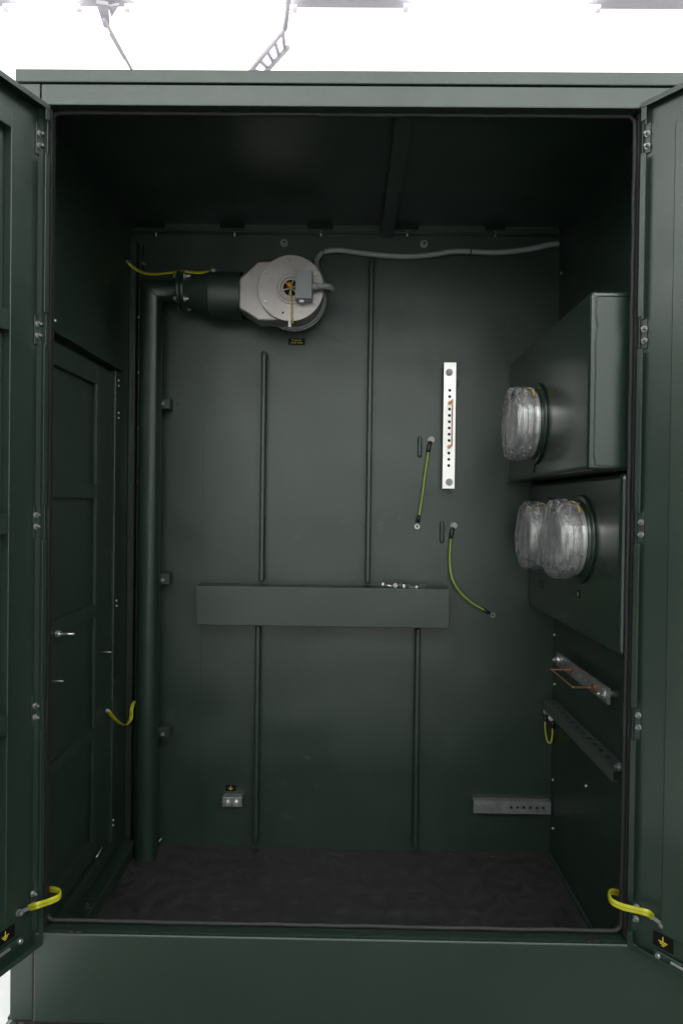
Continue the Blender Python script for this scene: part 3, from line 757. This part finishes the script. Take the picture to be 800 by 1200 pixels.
# ================================================================== EARTH LEADS
def lead(label, bolt, pts, mname='pe_wire', r=.0046, group=None):
    t = thing('earth_lead', label, 'cable', bolt, group)
    MB().cyl(bolt+V((0,.0,0)), bolt+V((0,-.003,0)), .0115, n=24).build('washer', M['galv'], t)
    MB().hexbolt(bolt+V((0,-.0035,0)), (0,-1,0), .0075, .008, False).build('bolt', M['galv'], t)
    d0 = (pts[1]-pts[0]).normalized(); d1 = (pts[-1]-pts[-2]).normalized()
    MB().tube([bolt.lerp(pts[0],.35), pts[0], pts[0]+d0*.02], r*1.5, n=10, sub=2).build('heat_shrink', M['lug'], t)
    o = MB().tube([pts[0]+d0*.012]+pts[1:], r, n=12, sub=12).build('wire', M[mname], t); around(o, 12)
    MB().tube([pts[-1]-d1*.004, pts[-1]+d1*.022], r*1.4, n=10, sub=1).build('heat_shrink', M['lug'], t)
    MB().ring(pts[-1]+d1*.036, (0.15,-1,.1), .0045, .009, .002, 20).cyl(pts[-1]+d1*.02, pts[-1]+d1*.03, .003, n=8).build('ring_lug', M['zinc'], t)
yl = B-.012
lead('short straight green and yellow earth lead hanging left of the silver busbar', PY(505,515.5,B-.001),
     [PY(502.5,523,yl), PY(500,540,yl), PY(497,560,yl), PY(494,585,yl), PY(490.5,605,yl)])
lead('longer curved green and yellow earth lead hanging below the silver busbar', PY(531.5,616,B-.001),
     [PY(529,624,yl), PY(527,640,yl), PY(526.5,660,yl), PY(529.5,678,yl-.01), PY(538,693,yl-.012), PY(552,706,yl-.01), PY(567,715,yl)])
# jumper at the right rear corner
c = PY(641.5, 834, B-.001); c2 = PX(648, 841, XS+.01)
t = thing('earth_jumper', 'short looped yellow jumper wire in the right rear corner beside the strut', 'cable', c)
a0, a1 = PY(638.5, 846, B-.02), PY(647, 853, B-.05)
o = MB().tube([a0, PY(638.5,856,B-.02), PY(641,868,B-.025), PY(644.5,870.5,B-.035), PY(646.5,863,B-.045), a1], .0032, n=12, sub=8).build('wire', M['yellow_wire'], t); around(o, 12)
MB().tube([PY(640,838,B-.012), a0], .0052, n=10, sub=1).tube([PY(647.5,844,B-.05), a1], .0052, n=10, sub=1).build('heat_shrink', M['lug'], t)
MB().hexbolt(PY(640,833.5,B-.001), (0,-1,0), .008, .012).build('bolt', M['zinc'], t)
MB().hexbolt(PY(646.5,841,B-.045), (-.5,-1,0), .008, .010).cyl(PY(646.5,841,B-.045), (XR-.002, B-.03, PY(646.5,841,B-.045).z), .004, n=8).build('bolt', M['zinc'], t)

def strap(label, pts, flat, bolts, w=.0072, th=.0018, group='yellow and green flat earthing straps'):
    t = thing('earth_strap', label, 'earthing strap', pts[-1], group)
    o = MB().tube(pts, (w, th), n=16, sub=14, flat=flat).build('strap', M['strap'], t)
    me = o.data; at = me.attributes.new('around', 'FLOAT', 'POINT')
    for i in range(len(me.vertices)):
        at.data[i].value = .5+.5*math.cos(2*PI*(i % 16)/16)
    for p, n_, d in bolts:
        MB().cyl(p, p+V(n_)*.002, .0075, n=16).hexbolt(p+V(n_)*.002, n_, .006, .007, False).build('bolt', M['galv'], t)
        q = pts[-1] if d else pts[0]; v = (p-q)
        MB().obox(q - V((0,0,.004)), v, V((0,0,.008)), V(n_)*.002).build('lug', M['galv'], t)
    return t
n_ = DR['n']; bp = PP(776, 1083.5, DR['at'](0,-DR['dep'],0), n_)
strap('yellow and green strap looping from the lower right jamb to the right door',
      [PY(725,1047,.06), PY(718,1045,.045), PY(712.5,1047,.02), PY(716,1056,-.01), PY(727,1062,-.03), PY(742,1066,-.05), PY(758,1070,-.07), bp+n_*.012+DR['dirv']*(-.016)+V((0,0,.012))],
      (0,0,1), [(bp, n_, 1)])
n_ = DL['n']; bp = PP(22, 1069.5, DL['at'](0,-DL['dep'],0), n_)
strap('yellow and green strap looping from the lower left jamb to the left door',
      [PY(54,1042.5,.05), PY(63,1042.5,.04), PY(71,1045,.02), PY(69.5,1051,0), PY(58,1056.5,-.02), PY(44,1061,-.045), bp+n_*.014-DL['dirv']*.016+V((0,0,.005))],
      (0,0,1), [(bp, n_, 1)])
s0_ = PX(125, 833, XL+.018)
strap('thin yellow strap drooping from the side door to the left rear corner',
      [PX(127.5,833.5,XL+.026), PX(133,841,XL+.03), PX(140,847.5,XL+.032), PX(148,849.5,XL+.034), PY(153.5,842,B-.085), PY(154.5,830,B-.08), PY(158,822,B-.06), PY(162,823,B-.04)],
      (1,0,.3), [(s0_, V((1,0,0)), 0)], w=.0065)
a_ = PX(149, 307, XL+.002)
strap('yellow strap running from the left wall to the pipe flange below the roof',
      [a_+V((.006,0,-.002)), PY(157,314,B-.07), PY(168,319.5,B-.08), PY(182,321.3,B-.095), PY(200,319.5,B-.11), PY(215,318,B-.12), PY(232,319.5,B-.12), PY(246,318.5,B-.115)],
      (0,0,1), [(a_, V((1,0,0)), 0), (PY(250,317.5,B-.115), V((0,-1,0)), 1)], w=.0055)

# ================================================================== BUSHING HOUSINGS + WRAPPED BUSHINGS
BX, LX = .5655, .644
bt, bb, lb_ = .5139+ZO, .1035+ZO, -.3246+ZO
PG = M['paint_gloss']
t = thing('bushing_housing', 'deep green box jutting from the right wall, carrying one wrapped bushing', 'housing', (XR, .4, bb))
MB().box((BX, YN+.004, bb), (XR-.002, B-.002, bt)).build('box', PG, t, bevel=.012, seg=4)
m = MB(); x_ = PY(697.5, 450, YN).x
wp = [V((XR-.03, YN+.003, bt-.014)), V((x_+.012, YN+.003, bt-.014)), V((x_, YN+.003, bt-.022))] + [V((x_+random.uniform(-1,1)*.0008+(.0035 if .12<i/14<.2 else 0), YN+.003, bt-.03-(bt-bb-.06)*i/14)) for i in range(15)] + [V((x_+.004, YN+.003, bb+.02)), V((x_+.012, YN+.003, bb+.012)), V((XR-.03, YN+.003, bb+.012))]
m.tube(wp, .0016, n=6, sub=4, jag=.25).build('weld_bead', PG, t)
m = MB().box((BX-.003, B-.012, bb-.004), (BX+.02, B-.003, bt+.004)); m.build('rear_flange', P, t, bevel=.001)
t = thing('bushing_plate', 'flatter green housing plate below the deep box, carrying two wrapped bushings', 'housing', (XR, .4, lb_))
MB().box((LX, YN+.006, lb_), (XR-.003, B-.003, bb-.004)).build('box', PG, t, bevel=.014, seg=4)

def bushing(X, px, py, label, seed, orient):
    rnd = random.Random(seed)
    c = PX(px, py, X); R_ = .106
    t = thing('wrapped_bushing', label, 'bushing', c, 'bushings wrapped in clear plastic film on the right side')
    ax = V((-1,0,0))
    MB().lathe(c, ax, [(0,.060),(0,.119),(.006,.119),(.008,.116),(.008,.106),(.014,.103),(.014,.060)], 56, True).build('flange_ring', PG, t, bevel=.001)
    MB().lathe(c, ax, [(.014,.096),(.026,.096),(.030,.088),(.050,.086),(.054,.074),(.072,.072),(.076,.060),(.076,.001)], 56, False).build('core', M['silver'], t, bevel=.001)
    for k in range(8):
        a = 2*PI*k/8+.2; q = c+V((-.026, math.cos(a)*.0905, math.sin(a)*.0905))
        MB().cyl(q, q+ax*.008, .005, n=6, smooth=False).build('bolt', M['zinc'], t)
    # clamp segments that show silver on the side towards the camera
    m = MB()
    for h0_, w_ in ((.020,.012),(.036,.012),(.052,.010)):
        for j in range(9):
            a = PI + (-.34+.085*j)
            q = c + ax*h0_ + V((0, math.cos(a)*.098, math.sin(a)*.098)); 
            tv = V((0,-math.sin(a),math.cos(a)))*.0088
            m.obox(q-tv*.5*1.0, tv, ax*w_, V((0,math.cos(a),math.sin(a)))*.003)
    m.build('clamp_band', M['tin'], t)
    # film
    prof = [(.020,.088),(.026,.100),(.034,.106),(.044,.108),(.056,.107),(.068,.1065),(.077,.103),(.082,.095),(.084,.080),(.083,.060),(.082,.040),(.083,.018),(.083,.002)]
    ph = [rnd.uniform(0,6.28) for _ in range(8)]
    def jit(k, a, h, r):
        w = math.sin(5*a+ph[0])*.3+math.sin(11*a+ph[1]+k*.6)*.35+math.sin(23*a+ph[2]-k)*.3+math.sin(37*a+ph[3]+k*1.7)*.2
        s_ = min(1, r/.06)
        return (w*.0022*s_+rnd.uniform(-1,1)*.0004*s_ + math.sin(a*2+ph[4])*.002*s_, w*.0018*s_+rnd.uniform(-1,1)*.0004*s_)
    pf = []
    for i in range(len(prof)-1):
        a_, b_ = prof[i], prof[i+1]; pf += [a_, ((a_[0]+b_[0])/2, (a_[1]+b_[1])/2)]
    pf.append(prof[-1])
    MB().lathe(c, ax, pf, 112, True, jit).build('plastic_wrap', M['film'], t)
    # gathered knot of film and its yellow band
    kc = c + ax*.056 + V((0, -.045, .074))
    def jk(k, a, h, r): w = math.sin(7*a+k)*.12+math.sin(13*a+2*k)*.1; return (0, r*w)
    kd = V((-.55,-.45,.35)).normalized()
    MB().lathe(kc-kd*.02, kd, [(-.01,.03),(0,.036),(.012,.034),(.022,.024),(.028,.012),(.032,.002)], 40, True, jk).build('film_knot', M['film'], t)
    rc = kc-kd*.012
    a1_ = kd.orthogonal().normalized(); a2_ = kd.cross(a1_)
    MB().tube([rc + a1_*(.034*math.cos(2*PI*i/16)) + a2_*(.034*math.sin(2*PI*i/16)) + kd*random.uniform(-.002,.002) for i in range(16)], .0026, n=8, sub=4, closed=True).build('rubber_band', M['yellow_strap'], t)
    return t
bushing(BX, 628, 497, 'film-wrapped round bushing on the deep box, topmost of the three', 1, 0)
bushing(LX, 642.5, 627.5, 'film-wrapped round bushing at the rear of the lower pair', 2, 0)
bushing(LX, 679.5, 631.5, 'film-wrapped round bushing at the front of the lower pair', 3, 0)

# ================================================================== LOOSE HARDWARE ON THE BEAM AND FLOOR
def loose(kind, px, label, y=B-.055, ang=0.):
    c = PY(px, 690, y); c.z = BEAMZ+.0005
    t = thing(kind, label, 'bolt' if kind == 'loose_bolt' else ('nut' if kind == 'loose_nut' else 'washer'), c, 'loose bolts, nuts and washers lying on the cross beam')
    d = V((math.cos(ang), math.sin(ang), 0))
    if kind == 'loose_bolt':
        q = c+V((0,0,.0075)); e_ = q+d*.034+V((0,0,-.004))
        MB().cyl(q-d*.006, q, .0085, n=6, smooth=False, ph=.3).build('bolt_head', M['zinc'], t)
        MB().cyl(q, e_, .004, n=12).build('shank', M['zinc'], t)
    elif kind == 'loose_nut':
        MB().lathe(c+V((0,0,.0002)), (0,0,1), [(0,.0045),(0,.008),(.006,.008),(.006,.0045),(0,.0045)], 6, False).build('nut_body', M['zinc'], t, bevel=.0006)
    else:
        n3 = V((-.25*math.sin(ang*3), -.6 if ang > 1 else -.12, 1)).normalized()
        MB().ring(c+V((0,0,.005 if ang > 1 else .0006)), n3, .0048, .0098, .0014, 24).build('ring', M['zinc'], t)
loose('loose_bolt', 449.5, 'leftmost loose bolt lying on the cross beam', ang=-.15)
loose('loose_nut', 460, 'bright loose nut beside the leftmost bolt on the cross beam')
loose('loose_bolt', 463.5, 'second loose bolt from the left on the cross beam', B-.06, 1.2)
loose('loose_bolt', 470, 'third loose bolt, in the middle of the pile on the cross beam', B-.05, .5)
loose('loose_nut', 473.5, 'loose nut right of the middle bolt on the cross beam', B-.06)
loose('loose_washer', 477, 'tilted washer between the nuts on the cross beam', B-.05, 2.)
loose('loose_washer', 482, 'flat washer lying right of the pile on the cross beam', B-.055, .2)
loose('loose_nut', 488, 'loose nut second from the right end of the pile on the cross beam', B-.06)
loose('loose_washer', 494.5, 'rightmost tilted washer on the cross beam', B-.055, 1.5)
# floor bolts and small hardware
c = PZ(151, 998, ZF+.003)
t = thing('floor_bolt', 'zinc floor bolt and washer left of the foot of the tall pipe', 'bolt', c)
MB().cyl(c, c+V((0,0,.003)), .018, n=24).build('washer', M['galv'], t); MB().hexbolt(c+V((0,0,.003)), (0,0,1), .010, .011, False).build('bolt', M['zinc'], t)
c = PZ(102.5, 1062, ZF+.045)
t = thing('floor_bolt', 'dark hexagonal bolt on the floor angle in the front left corner', 'bolt', c)
MB().hexbolt(c, (0,0,1), .010, .008).build('bolt', P, t)
a_, b_ = PX(113, 1005, XL+.026), PX(120, 993, XL+.026)
t = thing('steel_pin', 'short bright steel rod on the sill of the side door', 'pin', a_)
MB().cyl(a_, b_, .0028, n=8).build('pin', M['zinc'], t)
a_, b_ = PY(186, 987, B-.03), PY(189.5, 982, B-.02)
t = thing('steel_pin', 'short bright steel pin right of the foot of the tall pipe', 'pin', a_)
MB().cyl(a_, b_, .003, n=8).build('pin', M['zinc'], t)
for px, py, l_, lab in ((610,1004,.010,'pale thread scrap on the cabinet floor near the right rear corner'), (560,1001,.009,'tiny pale scrap near the middle of the cabinet floor')):
    c = PZ(px-35, py, ZF+.001)
    t = thing('debris_scrap', lab, 'scrap', c)
    MB().tube([c, c+V((l_*.5,.003,.001)), c+V((l_,.0,.0005))], .0006, n=6, sub=4).build('thread', M['galv'], t)

# ================================================================== THE HALL
def struct(mb, name, m, **k):
    o = mb.build(name, m, None, **k); o['kind'] = 'structure'; return o
struct(MB().box((-14, -16, -.1), (14, 16, 0)), 'hall_floor', M['concrete'])
struct(MB().box((-.78, -2.5, .0005), (3.5, .6, .006)), 'added_dark_floor', M['dark_floor'])  # unseen dark patch added so the base front reflects less light
struct(MB().box((-2.2, -2.5, .0005), (-.785, -1.0, .006)), 'added_dark_floor', M['dark_floor'])
struct(MB().box((-9, -.99, .0005), (-.79, 8, .004)), 'floor_glare_patch', M['floor_glare'])  # white patch painting the overexposed floor left of the cabinet
HC = 5.8
struct(MB().box((-14, -16, HC), (14, 16, HC+.1)), 'hall_ceiling', M['hall_white'])
struct(MB().box((-14, 2.5, HC-.02), (14, 10, HC-.001)), 'ceiling_glow_panel', M['roof_light'])
struct(MB().box((-12, -8.2, HC-.02), (12, -4.4, HC-.001)), 'ceiling_glow_panel', M['glow_front'])  # out-of-view glowing band, added to brighten the header
struct(MB().box((-12, -14, HC-.02), (12, -8.6, HC-.001)), 'ceiling_glow_panel', M['glow_far'])  # dimmer out-of-view band, added to light the cabinet front
for s_ in (-1, 1): struct(MB().box((s_*(4.5 if s_ > 0 else 7), -4.0, HC-.02), (s_*13.5, 1.0, HC-.001)), 'ceiling_glow_panel', M['glow_front'])  # out-of-view side strips, added to brighten the open doors
for a in range(5):
    struct(MB().box((-9.5+a*4, -15.88, 2.9), (-6.1+a*4, -15.86, 5.4)), 'wall_glow_panel', M['wall_glow'])  # unseen glow behind the camera, added for the back wall highlight
for sx in (-13.88, 13.86):
    for a in range(3): struct(MB().box((sx, -13+a*4, 2.9), (sx+.02, -9.6+a*4, 5.4)), 'wall_glow_panel', M['wall_glow'])  # unseen side glow, added to light the doors
struct(MB().box((-14, 15.9, 0), (14, 16, HC)), 'hall_wall', M['hall_wall'])
struct(MB().box((-14, -16, 0), (14, -15.9, HC)), 'hall_wall', M['hall_wall'])
struct(MB().box((-14, -15.89, 0), (-13.9, 15.89, HC)), 'hall_wall', M['hall_wall'])
struct(MB().box((13.9, -15.89, 0), (14, 15.89, HC)), 'hall_wall', M['hall_wall'])
# steel seen against the ceiling
zp = HC-.35
p1 = PZ(400, 3, zp)
t = thing('roof_purlin', 'long pale grey steel purlin crossing the ceiling at the very top of the picture', 'beam', (0, p1.y, zp))
MB().box((-7, p1.y-.06, zp), (7, p1.y+.06, zp+.02)).box((-7, p1.y-.01, zp+.02), (7, p1.y+.01, zp+.2)).box((-7, p1.y-.06, zp+.2), (7, p1.y+.06, zp+.22)).build('beam', M['hall_steel'], t)
for a, b in ((8,92),(150,345),(475,700)):
    q0, q1 = PZ(a, 9, zp-.1), PZ(b, 9, zp-.1)
    lab = {8:'ceiling tube lamp above the left door', 150:'ceiling tube lamp between the two hanging steel frames', 475:'ceiling tube lamp above the right half of the cabinet'}[a]
    t = thing('tube_lamp', lab, 'lamp', q0, 'tube lamps under the purlin')
    q1.z = q0.z; q1.y = q0.y
    MB().cyl(q0, q1, .025, n=16).build('tube', M['tube'], t)
    for q in (q0, q1): MB().cyl(q+V((-.02,0,0)), q+V((.02,0,0)), .03, n=16).build('end_cap', M['hall_white'], t)
def lattice(label, quad, nr, rr=.02, z=zp-.15):
    A, B_, C_, D_ = [PZ(*p, z) for p in quad]
    t = thing('cable_ladder', label, 'ladder', A)
    m = MB(); m.tube([A, B_], rr, n=8, sub=1).build('rail', M['hall_steel'], t)
    m = MB(); m.tube([C_, D_], rr, n=8, sub=1).build('rail', M['hall_steel'], t)
    if nr > 4: MB().tube([A, PZ(339, -6, z+.02)], rr, n=8, sub=1).build('hanger', M['hall_steel'], t)
    for k in range(nr):
        f = (k+.3)/nr
        MB().tube([A.lerp(B_, f), C_.lerp(D_, min(1, f+.06))], rr*.8, n=8, sub=1).build('rung', M['hall_steel'], t)
lattice('pale grey lattice frame slanting across the white ceiling right of the other', [(334,33),(290,88),(338,55),(306,90)], 5)
lattice('thin grey strut frame hanging on the left of the white ceiling', [(122,22),(158,88),(130,40),(146,68)], 3, .014)
a_ = PZ(118, 4, zp-.1)
t = thing('steel_bracket', 'grey folded bracket joining the purlin at the top left of the ceiling', 'bracket', a_)
m = MB().prism([PZ(113,4,zp-.1), PZ(127,6,zp-.1), PZ(129,34,zp-.1), PZ(122,32,zp-.1)], (0,0,.03)).prism([PZ(127,8,zp-.08), PZ(140,6,zp-.08), PZ(131,20,zp-.08)], (0,0,.02))
m.build('gusset', M['hall_steel'], t)

# ================================================================== CAMERA, WORLD
cam = bpy.data.cameras.new('Camera'); co = bpy.data.objects.new('Camera', cam); COL.objects.link(co)
co.matrix_world = Matrix(((RX.x, UX.x, -D.x, CAM.x), (RX.y, UX.y, -D.y, CAM.y), (RX.z, UX.z, -D.z, CAM.z), (0,0,0,1)))
cam.sensor_fit = 'VERTICAL'; cam.sensor_height = 36; cam.lens = 24; cam.clip_end = 200; cam.clip_start = .02
S.camera = co
w = bpy.data.worlds.new('World'); S.world = w; w.use_nodes = True
w.node_tree.nodes['Background'].inputs[0].default_value = (1,1,1,1); w.node_tree.nodes['Background'].inputs[1].default_value = .3
S.view_settings.view_transform = 'Standard'; S.view_settings.look = 'None'; S.view_settings.exposure = 0; S.view_settings.gamma = 1
for o in bpy.data.objects:
    if '_o' in o: del o['_o']
S.cycles.max_bounces = 8
